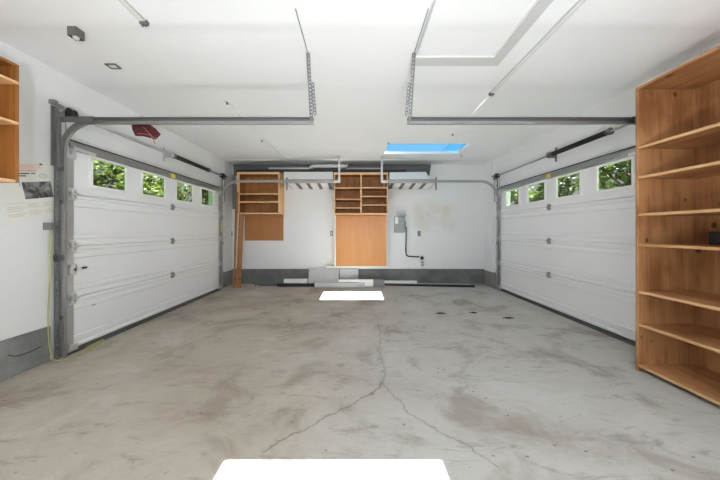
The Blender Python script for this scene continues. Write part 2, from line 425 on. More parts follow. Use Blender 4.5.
# ------------------------------------------------------------------ sectional doors
SEC = [.05, .56, 1.085, 1.61, DH]
WIN = [(2.957+.69*i, 3.385+.69*i) for i in range(4)]
WZ0, WZ1 = 1.735, 2.03
def garage_door(k, s, Xd, where):
    X = lambda d: s*(Xd-d)                       # d metres inwards from the door's inner face
    d = thing('door_%d' % k, (X(0), (DY0+DY1)/2, 0), None, None); struct(d)
    d['label'] = 'white sectional garage door in the %s wall, four small windows in its top section' % where
    for i in range(4):
        z0, z1 = SEC[i]+.002, SEC[i+1]-.002; h = z1-z0; b = MB()
        lo = [(-.045, 0), (.004, 0), (.016, .010), (.016, .034), (.002, .040), (.002, .070), (.014, .076), (.014, .114), (-.002, .122), (-.002, .126), (0, .130)]
        if i < 3:
            pr = lo+[(q[0], h-q[1]) for q in lo[::-1]]
            b.prism([(X(q[0]), DY0, z0+q[1]) for q in pr], (0, DY1-DY0, 0))
        else:
            pr = lo[:6]+[(0, .078), (-.045, .078)]
            b.prism([(X(q[0]), DY0, z0+q[1]) for q in pr], (0, DY1-DY0, 0))
            e = [DY0]+[q for w in WIN for q in w]+[DY1]
            for j in range(0, len(e), 2): b.box(X(0), X(-.012), e[j], e[j+1], z0+.078, z1)
            for w in WIN: b.box(X(0), X(-.012), w[0], w[1], z0+.078, WZ0); b.box(X(0), X(-.012), w[0], w[1], WZ1, z1)
        p = b.build('door_section', 'door', d)
        if i == 3:
            for w in WIN:
                b = MB(); f = .034
                for (a0, a1, c0, c1) in ((w[0]-f, w[1]+f, WZ1-.004, WZ1+f), (w[0]-f, w[1]+f, WZ0-f, WZ0+.004), (w[0]-f, w[0]+.004, WZ0+.004, WZ1-.004), (w[1]-.004, w[1]+f, WZ0+.004, WZ1-.004)):
                    b.box(X(0), X(.016), a0, a1, c0, c1)
                b.build('window_frame', 'white', p, bevel=.004)
                box(X(-.002), X(-.006), w[0]+.001, w[1]-.001, WZ0+.001, WZ1-.001).build('pane', 'glass', p)
    # reinforcing strut along the top edge
    MB().prism([(X(q[0]), DY0+.02, 2.055+q[1]) for q in ((.001, 0), (.02, 0), (.045, .02), (.045, .065), (.02, .085), (.001, .085))], (0, DY1-DY0-.04, 0)).build('strut', 'galv', d)
    box(X(-.045), X(.01), DY0, DY1, DH, DH+.010).build('top_seal', 'rubber', d)
    MB().box(X(-.04), X(.014), DY0, DY1, .0, .028).box(X(-.04), X(.006), DY0, DY1, .028, .05).build('bottom_seal', 'sealgrey', d)
    for y in (DY0+.04, DY1-.04):
        b = MB()
        for i in range(4): b.box(X(.0125), X(.018), y-.035, y+.035, SEC[i]+.01, SEC[i+1]-.01)
        b.build('end_stile', 'galv_stile', d)
    def hinge(y, z, m, w=.036, h=.062):
        b = MB()
        b.box(X(.018), X(.026), y-w, y+w, z-h, z-.015, .003); b.box(X(.018), X(.026), y-w, y+w, z+.015, z+h, .003)
        b.box(X(.026), X(.045), y-w*.8, y-w*.5, z-.04, z+.04); b.box(X(.026), X(.045), y+w*.5, y+w*.8, z-.04, z+.04)
        b.tube([(X(.05), y-w, z), (X(.05), y+w, z)], .011, 8)
        for dz in (-.045, .045): b.lathe((X(.026), y, z+dz), (-s, 0, 0), [(0, .009), (.006, .008)], 8)
        b.build('hinge', m, d)
    for z in SEC[1:4]:
        hinge(DY0+.055, z, 'galv_light'); hinge(DY1-.055, z, 'galv_light'); hinge(4.21, z, 'galv', .03, .04)
    for y, q in ((DY0+.05, 1), (DY1-.05, -1)):
        b = MB(); b.box(X(.018), X(.026), y-.045, y+.045, 1.96, 2.09, .003); b.box(X(.026), X(.06), y-.03, y-.024, 2.0, 2.07)
        b.bar((X(.04), y, 2.075), (X(.05), y+q*.22, 2.06), .02, .03)
        b.build('top_bracket', 'galv_light', d)
        MB().box(X(.012), X(.03), y-.05, y+.06, .035, .10, .004).box(X(.03), X(.05), y-.045, y-.035, .04, .12).build('bottom_bracket', 'galv_light', d)
    if s < 0:
        b = MB(); b.box(X(.018), X(.04), DY0+.02, DY0+.09, .80, .905, .008); b.lathe((X(.04), DY0+.055, .85), (1, 0, 0), [(0, .028), (.012, .026), (.016, .018)], 14)
        b.bar((X(.05), DY0+.0, .85), (X(.05), DY0+.07, .85), .012, .05)
        lk = b.build('slide_lock', 'galv_light', d)
        box(X(.012), X(.022), DY0+.16, DY0+.21, .845, .865, bev=.004).build('lock_slot', 'black', d)
        MB().box(X(.012), X(.018), DY0+.27, DY0+.31, .43, .437).build('scratch_plate', 'slate', d)
    box(X(.046), X(.049), 4.15, 4.245, 2.06, 2.12).build('warning_sticker', 'yellow', d)
    return d
XD_L, XD_R = 2.885, 3.0
garage_door(1, -1, XD_L, 'left'); garage_door(2, 1, XD_R, 'right')

# ------------------------------------------------------------------ door tracks
def perforated(b, p, q, w, n, t=.003, pitch=.035):
    """slotted strap from p to q: two rails and the webs between the holes"""
    p, q, n = Vector(p), Vector(q), Vector(n); d = (q-p); L = d.length; d.normalize(); sd = d.cross(n).normalized(); nn = sd.cross(d)
    r = w*.36
    for k in (-1, 1): b.obox((p+q)/2+sd*k*(w-r)/2, (d, sd, nn), L/2, r/2, t/2)
    m = max(2, int(L/pitch))
    for i in range(m+1): b.obox(p+d*(L*i/m), (d, sd, nn), min(pitch*.32, L/m*.36), w/2-r+.001, t/2*.98)

def track(s, Xd, Y, yo, xend, label, foot, stick):
    """yo = +1: channel opens towards +Y"""
    xt, zt, r = (Xd-.018, 2.308, .29) if Y < 4 else (Xd-.018, 2.292, .38)
    t = thing('door_track', (s*xt, Y, 0), label, 'garage door track', 'garage door tracks')
    path = [((s*xt, Y, .02), (-s, 0, 0), (0, yo, 0)), ((s*xt, Y, zt-r), (-s, 0, 0), (0, yo, 0))]
    for i in range(1, 13):
        a = i/12*PI/2
        path.append(((s*(xt-r+r*math.cos(a)), Y, zt-r+r*math.sin(a)), (-s*math.cos(a), 0, -math.sin(a)), (0, yo, 0)))
    path.append(((s*xend, Y, zt), (0, 0, -1), (0, yo, 0)))
    pr = [(-.026, 0), (.026, 0), (.026, .028), (.018, .028), (.018, .004), (-.018, .004), (-.018, .028), (-.026, .028)]
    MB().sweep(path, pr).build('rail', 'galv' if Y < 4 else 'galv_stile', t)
    xs0 = Xd-.02 if Y < 4 else Xd-.40
    # stiffening angle riding on the level run
    b = MB(); yb = Y-yo*.001
    b.box(s*xs0, s*xend, yb-yo*.002, yb-yo*.028, zt+.022, zt+.026); b.box(s*xs0, s*xend, yb, yb-yo*.004, zt-.0, zt+.026)
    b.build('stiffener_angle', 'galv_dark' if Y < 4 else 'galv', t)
    if Y < 4: box(s*(Xd-.04), s*(Xd-.36), Y-.034, Y-.031, zt-.026, zt+.03).build('splice_plate', 'galv_dark', t)
    # perforated jamb angle between wall and rail, brackets
    b = MB(); perforated(b, (s*(Xd+.016), Y-yo*.012, .0), (s*(Xd+.016), Y-yo*.012, 2.05), .036, (0, 1, 0), .004, .055)
    b.box(s*(Xd+.032), s*(Xd+.036), Y-yo*.004, Y-yo*.02, 0, 2.05)
    b.build('jamb_angle', 'galv_mid', t)
    b = MB()
    for z in (.98,): b.box(s*(Xd+.05), s*(xt-.03), Y-yo*.006, Y-yo*.014, z-.03, z+.03); b.lathe((s*(xt+.0), Y-yo*.006, z), (0, -yo, 0), [(0, .011), (.012, .009)], 8)
    b.build('bracket', 'galv_dark', t)
    for zq in (.40, 1.52, 1.84): box(s*(Xd+.045), s*(xt-.03), Y-yo*.006, Y-yo*.012, zq-.022, zq+.022, bev=.003).build('bracket', 'galv_dark', t)
    b = MB(); xw = Xd+.008
    b.box(s*xw, s*(Xd-(.06 if Y < 4 else .01)), Y-yo*.040, Y-yo*.046, 1.84, 2.33); b.box(s*(xw-.004), s*(xw-.010), Y-yo*.046, Y-yo*.075, 1.86, 2.43); b.box(s*(xw-.055), s*(xw-.061), Y-yo*.046, Y-yo*.07, 1.86, 2.32); b.box(s*xw, s*(Xd-.09), Y-yo*.040, Y-yo*.046, 2.33, 2.43); b.bar((s*(xw-.02), Y-yo*.06, 2.455), (s*(xw-.12), Y-yo*.06, 2.40), .02, .03); b.box(s*xw, s*(xw-.05), Y-yo*.05, Y-yo*.09, 2.44, 2.475)
    b.lathe((s*(Xd-.055), Y-yo*.046, 2.40), (0, -yo, 0), [(0, .034), (.012, .034), (.016, .018), (.024, .016)], 14)
    for dz in (0, .07, .14, .21): b.lathe((s*(xw-.03), Y-yo*.046, 2.0+dz), (0, -yo, 0), [(0, .01), (.01, .008)], 8)
    b.build('flag_bracket', 'galv_mid', t)
    # hanger from the ceiling
    b = MB(); fy = -.23 if Y < 4 else 0.
    xh = xend+.012
    tz = ZC-.001
    if fy:
        perforated(b, (s*xh, Y+fy, tz), (s*xh, Y-.032, zt-.01), .026, (0, -1, -.4), .003, .03)
        perforated(b, (s*(xh-.02), Y+fy*.55, zt+.30), (s*(xh-.03), Y-.036, zt+.045), .03, (0, -1, -.4), .003, .03)
        perforated(b, (s*(xh+.016), Y+fy, tz), (s*(xh+.016), Y-.032, zt-.01), .022, (1, 0, 0), .003, .03)
    else:
        b.box(s*(xh-.022), s*(xh+.022), Y-.045, Y-.041, zt-.04, tz); b.box(s*(xh-.015), s*(xh-.011), Y-.045, Y-.015, zt-.04, tz)
        b.box(s*(xh-.02), s*(xh+.10), Y-.05, Y-.046, zt-.045, zt-.0)
        if s > 0: b.box(s*(xh+.04), s*(xh+.052), Y-.05, Y-.046, zt-.17, zt-.045)
        else: b.box(s*(xh-.04), s*(xh-.032), Y-.048, Y-.044, zt+.25, tz-.04)
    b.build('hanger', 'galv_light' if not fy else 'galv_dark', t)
    if fy:
        MB().box(s*(xh+.001), s*(xh+.007), 1.93, Y+fy+.02, ZC-.010, ZC-.0005).build('ceiling_angle', 'galv', t)
    if stick: box(s*(xt+.026), s*(xt-.026), Y+yo*.0285, Y+yo*.031, 1.22, 1.44).build('sticker', 'label', t)
    return t
YT0, YT1 = 2.640, 5.765
track(-1, XD_L, YT0, 1, .42, 'grey steel door track running overhead from the left door, near the wall poster', 1, False)
track(-1, XD_L, YT1, -1, .36, 'grey door track curving inward by the leaning boards in the back left corner', 1, True)
track(1, XD_R, YT0, 1, .49, 'grey steel door track running overhead out from behind the tall wooden shelving', 1, False)
track(1, XD_R, YT1, -1, .51, 'grey door track curving inward over the electrical box side of the back wall', 1, False)

# ------------------------------------------------------------------ torsion springs
def torsion(s, Xd, y0, y1, sr, label):
    x, z = s*(Xd-.055), 2.40
    xw = s*(abs(XL if s < 0 else XR)-.0005)
    t = thing('torsion_spring_bar', (x, 4.2, z), label, 'torsion spring')
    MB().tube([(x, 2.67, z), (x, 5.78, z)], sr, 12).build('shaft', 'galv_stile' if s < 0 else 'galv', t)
    pr = [(0, .02)]; n = 48; L = y1-y0
    for i in range(n): pr += [(L*(i+.15)/n, .026), (L*(i+.5)/n, .034), (L*(i+.85)/n, .026)]
    pr += [(L, .02)]
    MB().lathe((x, y0, z), (0, 1, 0), pr, 14).build('spring', 'black', t)
    for y, q in ((y0, 1), (y1, -1)):
        MB().lathe((x, y-q*.05, z), (0, q, 0), [(0, .022), (.004, .042), (.022, .042), (.03, .03), (.07, .028)], 14).build('winding_cone', 'galv_dark', t)
    for y, q in ((2.655, 1), (5.745, -1)):
        MB().lathe((x, y, z), (0, q, 0), [(0, .03), (.003, .048), (.010, .048), (.013, .042), (.05, .042), (.054, .047), (.062, .047), (.065, .022)], 20).build('cable_drum', 'black', t)
        b = MB(); b.tube([(x+s*.045, y+q*.03, z), (s*(Xd-.02), y+q*.03, 1.2), (s*(Xd-.02), y+q*.03, .1)], .003, 6)
        b.build('lift_cable', 'galv_dark', t)
    yc = y0-.07 if s < 0 else y1+.07
    b = MB(); b.box(xw, xw-s*.006, yc-.02, yc+.02, 2.30, 2.52, .002); b.box(xw, x-s*.03, yc-.004, yc+.004, 2.36, 2.44); b.lathe((x, yc-.02, z), (0, 1, 0), [(0, .03), (.01, .042), (.03, .042), (.04, .03)], 14)
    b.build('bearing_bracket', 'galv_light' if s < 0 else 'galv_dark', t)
    for a in (.5, 2.3): pass
torsion(-1, XD_L, 4.22, 5.15, .019, 'long torsion bar with black coil spring above the left garage door')
torsion(1, XD_R, 3.20, 4.10, .012, 'thin torsion bar with black coil spring above the right garage door')

# ------------------------------------------------------------------ tall shelving on the right
xf, xb, yn, yf, zt = 2.49, 2.99, 1.21, 2.432, 2.515
t = thing('shelving_unit', ((xf+xb)/2, (yn+yf)/2, 0), 'tall knotty plywood open shelving unit standing on the floor against the right wall', 'shelving unit')
for y in (yn, yf-.026): box(xf, xb, y, y+.026, 0, zt).build('side_panel', 'ply_v', t, bevel=.002)
box(xb, xb+.012, yn, yf, .0, zt).build('back_panel', 'ply_v', t)
box(xf, xb, yn+.026, yf-.026, zt-.022, zt).build('top_panel', 'ply_y', t, bevel=.002)
for z in (1.986, 1.722, 1.394, 1.128, .713, .423, .062):
    sh = box(xf+.004, xb, yn+.026, yf-.026, z-.022, z).build('shelf', 'ply_y', t, bevel=.002)
    box(xf, xf+.004, yn+.026, yf-.026, z-.022, z).build('shelf_edge', 'ply_edge', sh)
o = tag(MB().box(2.86, 2.955, 2.10, 2.215, 1.1285, 1.235, .006).box(2.88, 2.935, 2.085, 2.10, 1.15, 1.21, .004).build('storage_box', 'black'), 'small dark box on the shelf at the right edge of the photo', 'box')

# ------------------------------------------------------------------ left wall cabinet
xf, xb, yn, yf, z0, zt = -2.63, XL+.001, 1.15, 2.118, 1.614, 2.53
t = thing('wall_cabinet', ((xf+xb)/2, (yn+yf)/2, z0), 'open orange wooden wall cabinet mounted on the left wall above the poster', 'cabinet')
for y in (yn, yf-.024): box(xf, xb, y, y+.024, z0, zt).build('side_panel', 'oak_side', t, bevel=.002)
box(xb, xb+.008, yn+.024, yf-.024, z0, zt).build('back_panel', 'oak_side', t)
box(xf, xb, yn+.024, yf-.024, zt-.02, zt).build('top_panel', 'oak_side', t)
box(xf, xb, yn+.024, yf-.024, z0, z0+.02).build('bottom_panel', 'cab_edge', t)
for z in (2.385, 2.075): box(xf+.035, xb+.008, yn+.024, yf-.024, z-.02, z, bev=.006).build('shelf', 'cab_edge', t)

# ------------------------------------------------------------------ poster below it
t = thing('poster', (XL+.004, 2.45, 1.32), 'tilted paper poster with a grey photograph pinned to the left wall', 'poster')
a = math.radians(12.5); cy, cz = 2.452, 1.585
def pw(u, v, d): return (XL+.0015+d, cy+u*math.cos(a)-v*math.sin(a)*.9, cz+u*math.sin(a)+v*math.cos(a))
def patch(u0, u1, v0, v1, d, nm, mat, par):
    return MB().prism([pw(u0, v0, d), pw(u1, v0, d), pw(u1, v1, d), pw(u0, v1, d)], (.0006, 0, 0)).build(nm, mat, par)
sheet = patch(-.215, .215, -.25, .275, 0, 'sheet', 'paper', t)
patch(-.21, .13, .205, .255, .0009, 'heading_band', 'paperpink', sheet)
ph = patch(-.045, .185, -.055, .095, .0009, 'photograph', 'photo', t)
b = MB()
for (u0, u1, v0, v1) in ((-.06, .03, .165, .175), (-.06, .0, .145, .155), (.04, .075, .167, .176)): b.prism([pw(u0, v0, .0009), pw(u1, v0, .0009), pw(u1, v1, .0009), pw(u0, v1, .0009)], (.0005, 0, 0))
b.build('caption_text', 'ink', t)
b = MB()
for k in range(9): 
    u = -.05+k*.016; b.prism([pw(u, .19, .0016), pw(u+.01, .19, .0016), pw(u+.01, .2, .0016), pw(u, .2, .0016)], (.0005, 0, 0))
b.build('heading_text', 'redink', t)
patch(-.066, -.054, .06, .2, .0009, 'blue_stripe', 'blueink', sheet)
b = MB(); pts = []                                   # oval emblem ring
for rr in ((.036, .022), (.028, .015)):
    pts.append([pw(.135+rr[0]*math.cos(2*PI*k/24), .147+rr[1]*math.sin(2*PI*k/24), .0009) for k in range(24)])
for k in range(24): b.prism([pts[0][k], pts[0][(k+1) % 24], pts[1][(k+1) % 24], pts[1][k]], (.0005, 0, 0))
b.prism([pw(.13, .142, .0009), pw(.15, .142, .0009), pw(.15, .152, .0009), pw(.13, .152, .0009)], (.0005, 0, 0))
b.build('oval_emblem', 'greyink', t)
b = MB()
for k, v in enumerate((-.085, -.1, -.115, -.13, -.15, -.165, -.18, -.195)):
    for u0, u1 in ((-.19, -.06), (-.04, .07), (.085, .18)):
        if (k*3+int(u0*100)) % 4: b.prism([pw(u0, v, .0009), pw(u1-.02*(k % 3), v, .0009), pw(u1-.02*(k % 3), v+.004, .0009), pw(u0, v+.004, .0009)], (.0005, 0, 0))
b.build('small_print', 'greyink', t)
MB().lathe(pw(.13, .252, .0008), (1, 0, 0), [(0, .006), (.006, .005), (.009, .009), (.012, .008)], 10).build('push_pin', 'black', t)

# ------------------------------------------------------------------ yellow cable down the wall
pts = [(-2.925, 2.592, 1.26), (-2.925, 2.592, 1.1), (-2.922, 2.588, .8), (-2.92, 2.572, .5), (-2.918, 2.572, .25), (-2.90, 2.572, .1), (-2.87, 2.575, .025), (-2.81, 2.60, .007), (-2.76, 2.68, .007), (-2.78, 2.80, .007), (-2.81, 2.92, .012), (-2.83, 3.0, .012)]
def smoothpts(p, k=5):
    out = []; P = [Vector(q) for q in p]
    for i in range(len(P)-1):
        a0, a1, a2, a3 = P[max(i-1, 0)], P[i], P[i+1], P[min(i+2, len(P)-1)]
        for j in range(k):
            u = j/k; out.append(.5*((2*a1)+(a2-a0)*u+(2*a0-5*a1+4*a2-a3)*u*u+(3*a1-a0-3*a2+a3)*u**3))
    return out+[P[-1]]
t = thing('sensor_cable', (-2.9, 2.6, 0), 'yellow cable hanging beside the left door track and trailing on the floor', 'cable')
MB().tube(smoothpts(pts), .0048, 8).build('cable', 'cable', t)
box(-2.949, -2.90, 2.55, 2.60, 1.25, 1.32, bev=.005).build('junction_clip', 'galv', t)
MB().tube(smoothpts([(-2.83, 2.84, .02), (-2.845, 3.05, .02)]), .009, 8).build('cable_end', 'cable', t)
o = tag(MB().tube(smoothpts([(-2.925, 2.28, .20), (-2.925, 2.34, .165), (-2.925, 2.44, .16), (-2.925, 2.52, .172)]), .004, 6).build('wire', 'black'), 'thin dark wire lying along the concrete curb under the poster', 'wire')

# ------------------------------------------------------------------ red cloth hanging off the near left track
b = MB(); Y = 2.70
out = [(131.5, 124.5), (140, 124.3), (150, 124.6), (156.5, 129), (161, 134.5), (156, 139.8), (150, 138), (144, 136.6), (135.5, 136), (132.5, 130)]
cc = (146, 130.5)
bm = b.bm; top = []; bot = []
def P3(u, v, y): return Vector(((u-357)*y/272, y, 1.24+(231-v)*y/272))
rng = random.Random(3)
for sgn, lst in ((1, top), (-1, bot)):
    rings = []
    for f in (1., .66, .33):
        rings.append([bm.verts.new(P3(cc[0]+(u-cc[0])*f, cc[1]+(v-cc[1])*f, Y)+Vector((0, -sgn*(1-f)*.045+(0 if f == 1. and sgn == -1 else 0)+(rng.uniform(-.02, .02) if f < 1 else sgn*.002), 0))) for u, v in out])
    cen = bm.verts.new(P3(*cc, Y)+Vector((0, -sgn*.03, 0)))
    for r1, r2 in zip(rings, rings[1:]):
        for i in range(len(out)):
            j = (i+1) % len(out); bm.faces.new((r1[i], r1[j], r2[j], r2[i]))
    for i in range(len(out)): bm.faces.new((rings[-1][i], rings[-1][(i+1) % len(out)], cen))
bmesh.ops.remove_doubles(bm, verts=bm.verts[:], dist=.0045)
t = thing('red_bag', tuple(P3(*cc, Y)), 'crumpled dark red cloth bag hanging from the overhead track at left', 'bag')
b.build('bag_cloth', 'red', t)
b = MB()
for q in ([(143, 127), (147, 131), (151, 136), (154, 141), (155, 144)], [(149, 133), (153, 137), (157, 138)], [(137, 133.5), (144, 134), (150, 135)]):
    b.tube(smoothpts([P3(u, v, Y-.055) for u, v in q]), .0035, 6)
b.build('strap', 'pink', t)

# ------------------------------------------------------------------ things on the ceiling
t = thing('ceiling_junction_box', (-2.2, 2.13, ZC), 'square grey metal junction box with a white socket, left part of the ceiling', 'junction box')
b = MB(); x, y, h = -2.2, 2.13, .07
b.box(x-.034, x+.034, y-.034, y+.034, ZC-.006, ZC-.0005)
for q in ((x-.034, x-.029, y-.034, y+.034), (x+.029, x+.034, y-.034, y+.034), (x-.029, x+.029, y+.029, y+.034), (x-.029, x+.029, y-.034, y-.029)): b.box(*q, ZC-h, ZC-.006)
b.build('box_shell', 'galv_dark', t)
MB().lathe((x, y, ZC-.006), (0, 0, -1), [(0, .024), (.04, .024), (.06, .02), (.072, .018)], 16).build('lamp_socket', 'white', t)
t = thing('ceiling_plate', (-2.33, 2.6, ZC), 'small flat grey-rimmed plate on the ceiling between box and left door track', 'plate')
b = MB(); x, y = -2.33, 2.60
for q in ((x-.05, x+.05, y-.037, y-.026), (x-.05, x+.05, y+.026, y+.037), (x-.05, x-.038, y-.026, y+.026), (x+.038, x+.05, y-.026, y+.026)): b.box(*q, ZC-.012, ZC-.0005)
b.build('rim', 'galv_dark', t)
MB().box(x-.038, x+.038, y-.026, y+.026, ZC-.006, ZC-.0005).lathe((x, y, ZC-.006), (0, 0, -1), [(0, .018), (.005, .016)], 12).build('cover', 'white', t)

def ceiling_rail(x, y0, y1, label):
    t = thing('ceiling_rail', (x, y1, ZC), label, 'ceiling rail', 'white ceiling rails')
    b = MB(); z = ZC-.0005
    b.box(x-.017, x+.017, y0, y1, z-.012, z)
    b.build('rail', 'white', t)
    for q in (-1, 1): box(x+q*.017, x+q*.021, y0, y1, z-.014, z).build('rail_flange', 'galv_light', t)
    MB().box(x-.028, x+.028, y1, y1+.03, z-.03, z, .003).lathe((x-.012, y1+.015, z-.03), (0, 0, -1), [(0, .008), (.012, .007)], 8).lathe((x+.012, y1+.015, z-.03), (0, 0, -1), [(0, .008), (.012, .007)], 8).build('end_clip', 'galv_dark', t)
ceiling_rail(-1.60, 1.55, 2.03, 'short white rail with dark end clip on the ceiling above the left side')
ceiling_rail(1.535, 1.55, 3.09, 'long white rail with dark end clip on the ceiling beside the attic hatch')
for x, y0, y1, lab in ((-1.575, 3.36, 5.9, 'thin white conduit running along the ceiling toward the left back cabinet'), (1.55, 3.14, 3.7, 'short white conduit on the ceiling at the end of the long rail')):
    tag(MB().tube([(x, y0, ZC-.009), (x, y1, ZC-.009)], .008, 8).build('ceiling_conduit', 'wall'), lab, 'conduit')
for x, y, lab in ((-1.58, 3.31, 'small white clip on the ceiling at the near end of the conduit'), (-1.61, 4.70, 'small white clip on the ceiling halfway along the left conduit'),
                  (1.547, 4.40, 'small white hook on the ceiling in front of the skylight'), (2.16, 5.63, 'small white hook on the ceiling at the far right corner of the skylight'), (.56, 4.84, 'small white latch on the ceiling at the left end of the skylight')):
    if 4.6 < y < 4.75: x -= .03
    t = thing('ceiling_clip', (x, y, ZC), lab, 'ceiling clip', 'small ceiling clips')
    MB().box(x-.025, x+.025, y-.03, y+.03, ZC-.014, ZC-.0005, .003).build('clip_plate', 'white', t)
    MB().lathe((x, y, ZC-.014), (0, 0, -1), [(0, .012), (.02, .010), (.024, .014)], 10).build('hook_stub', 'galv_dark', t)

# ------------------------------------------------------------------ back wall cabinets
def cell(t, x0, x1, yf, z0, z1, zs, vm='cab_v'):
    for z in zs: 
        box(x0, x1, yf+.006, YB-.03, z-.018, z).build('shelf', vm, t)
YF = 6.02
t = thing('wall_cabinet', (-2.16, 6.25, 1.64), 'open wooden cabinet on the back wall, above the brown hardboard at left', 'cabinet')
X0, X1, Z0, Z1 = -2.647, -1.72, 1.627, 2.541
box(X0, X0+.02, YF, YB-.001, Z0, Z1).build('side_panel', 'cab_v', t); box(X1-.02, X1, YF, YB-.001, Z0, Z1).build('side_panel', 'cab_v', t)
box(X0+.02, X1-.02, YB-.015, YB-.001, Z0, Z1).build('back_panel', 'cab_v', t)
box(X0+.02, X1-.02, YF, YB-.015, Z1-.02, Z1).build('top_panel', 'cab_v', t)
for z in (2.075, 1.895, 1.645): 
    sh = box(X0+.02, X1-.02, YF+.03, YB-.015, z-.02, z).build('shelf', 'cab_v', t)
    box(X0+.055 if z > 1.7 else X0, X1-.02 if z > 1.7 else X1, YF-.018, YF+.03 if z > 1.7 else YF-.001, z-.03, z).build('shelf_edge', 'cab_edge', sh)
b = MB(); b.box(X0, X0+.055, YF-.018, YF-.001, Z0+.03, Z1-.045); b.box(X1-.02, X1, YF-.018, YF-.001, Z0+.03, Z1-.045); b.box(X0, X1, YF-.018, YF-.001, Z1-.045, Z1)
b.build('face_frame', 'cab_edge', t)
box(X1, X1+.004, YF-.018, YB-.001, Z0, Z1).build('pale_side_facing', 'cab_edge', t)
tag(box(-2.64, -1.735, YB-.016, YB-.001, 1.015, 1.618).build('hardboard_panel', 'hard'), 'brown hardboard panel on the back wall under the left cabinet', 'panel')

t = thing('wall_cabinet', (.09, 6.25, 1.61), 'open wooden cabinet with a centre divider in the middle of the back wall', 'cabinet')
X0, X1, Z0, Z1, XM = -.508, .685, 1.60, 2.535, .09
box(X0, X0+.018, YF, YB-.001, Z0, Z1).build('side_panel', 'cab_v', t); box(X1-.018, X1, YF, YB-.001, Z0, Z1).build('side_panel', 'cab_v', t)
box(X0+.018, X1-.018, YB-.015, YB-.001, Z0, Z1).build('back_panel', 'cab_v', t)
box(X0+.018, X1-.018, YF, YB-.015, Z1-.02, Z1).build('top_panel', 'cab_v', t)
dv = box(XM-.01, XM+.01, YF, YB-.015, Z0+.02, Z1-.02).build('divider', 'cab_v', t)
box(XM-.017, XM+.017, YF-.014, YF-.001, Z0+.04, Z1-.05).build('divider_edge', 'cab_edge', dv)
for xa, xc, zs in ((X0+.018, XM-.01, (2.204, 1.951, 1.762)), (XM+.01, X1-.018, (2.21, 2.017, 1.826))):
    for z in zs:
        sh = box(xa, xc, YF+.012, YB-.015, z-.018, z).build('shelf', 'cab_v', t)
        box(xa+.003, xc-.003, YF, YF+.012, z-.024, z).build('shelf_edge', 'cab_edge', sh)
sh = box(X0+.018, X1-.018, YF, YB-.015, Z0, Z0+.02).build('bottom_panel', 'cab_v', t)
box(X0, X1, YF-.014, YF-.001, Z0, Z0+.036).build('bottom_edge', 'cab_edge', sh)
b = MB(); b.box(X0, X0+.026, YF-.014, YF-.001, Z0+.036, Z1-.05); b.box(X1-.026, X1, YF-.014, YF-.001, Z0+.036, Z1-.05); b.box(X0, X1, YF-.014, YF-.001, Z1-.05, Z1)
b.build('face_frame', 'cab_edge', t)
t = thing('tan_panel', (.09, 6.3, .42), 'tall tan hardboard panel on the back wall under the middle cabinet', 'panel')
box(X0+.02, X1-.01, 6.26, 6.28, .435, Z0-.002).build('board', 'tan', t)
MB().box(X0-.02, X0+.02, 6.255, YB-.001, .435, Z0-.002).box(X1-.01, X1+.012, 6.255, YB-.001, .435, Z0-.002).box(X0-.2, X1+.012, 6.24, YB-.001, .39, .435).build('cream_edging', 'cream', t)

# ------------------------------------------------------------------ leaning boards in the left corner
def lean(p, q, w, d, mat, label, up=(0, 1, 0)):
    tag(MB().bar(p, q, w, d, up, .003).build('wooden_board', mat), label, 'board', 'boards leaning in the corner')
lean((-2.585, 5.93, .004), (-2.545, 5.985, 1.61), .10, .03, 'post', 'pine board leaning upright against the left back cabinet, the wider of two')
lean((-2.675, 5.90, .004), (-2.625, 5.985, 2.10), .035, .02, 'post', 'thin pale wood strip leaning upright in the corner, left of the wider board')
lean((-2.80, 6.2, .004), (-2.765, 6.25, 2.30), .035, .025, 'brown', 'dark narrow strip standing upright in the back left corner behind the pale one')
tag(box(-2.937, -2.845, YB-.012, YB-.001, 1.76, 2.56).build('corner_shade_strip', 'slate'), 'short grey strip standing in for shade in the upper left back corner', 'strip')  # grey strip stands in for the wall shadow beside the cabinet

# ------------------------------------------------------------------ slatted overhead racks between the cabinets
def rack(x0, x1, post_x, label, lean_sign):
    yf, yb = 5.86, YB-.004
    t = thing('slatted_rack', ((x0+x1)/2, 6.1, 2.25), label, 'rack', 'slatted racks on the back wall')
    zf = lambda y: 2.275-.05*(y-yf)/(yb-yf)
    n = 4; w = (x1-x0-.05)/n
    for i in range(n):
        for nm, m, a, c in (('slat', 'white', 0., .66), ('dark_gap_fill', 'brown', .66, 1.)):  # brown boards stand in for the dark open gaps between white slats
            if lean_sign > 0: a, c = 1-c, 1-a
            xa, xc = x0+.025+w*(i+a)+.002, x0+.025+w*(i+c)-.002
            MB().prism([(xa, yf+.022, zf(yf)), (xc, yf+.022, zf(yf)), (xc, yb, zf(yb)), (xa, yb, zf(yb))], (0, 0, .018)).build(nm, m, t)
    MB().box(x0, x1, yf, yf+.02, 2.352, 2.375).build('front_lip', 'white', t)
    box(x0, x1, yf+.004, yf+.02, 2.330, 2.351).build('front_groove', 'black', t)
    MB().box(x0, x1, yf, yf+.02, 2.272, 2.329).build('front_rail', 'lightgrey', t)
    for x in (x0, x1-.024): MB().prism([(x, yf+.021, 2.27), (x, yb, 2.22), (x, yb, 2.31), (x, yf+.021, 2.36)], (.024, 0, 0)).build('side_rail', 'lightgrey', t)
    MB().box(post_x-.018, post_x+.018, yf-.008, yf-.001, 2.12, 2.40).box(post_x+lean_sign*.018, post_x+lean_sign*.022, yf-.008, yf-.001+.0, 2.12, 2.40).build('end_bracket', 'galv', t)
rack(-1.53, -.535, -1.51, 'white slatted rack between the left and middle cabinets', -1)
rack(.71, 1.70, 1.70, 'white slatted rack on the back wall to the right of the middle cabinet', 1)
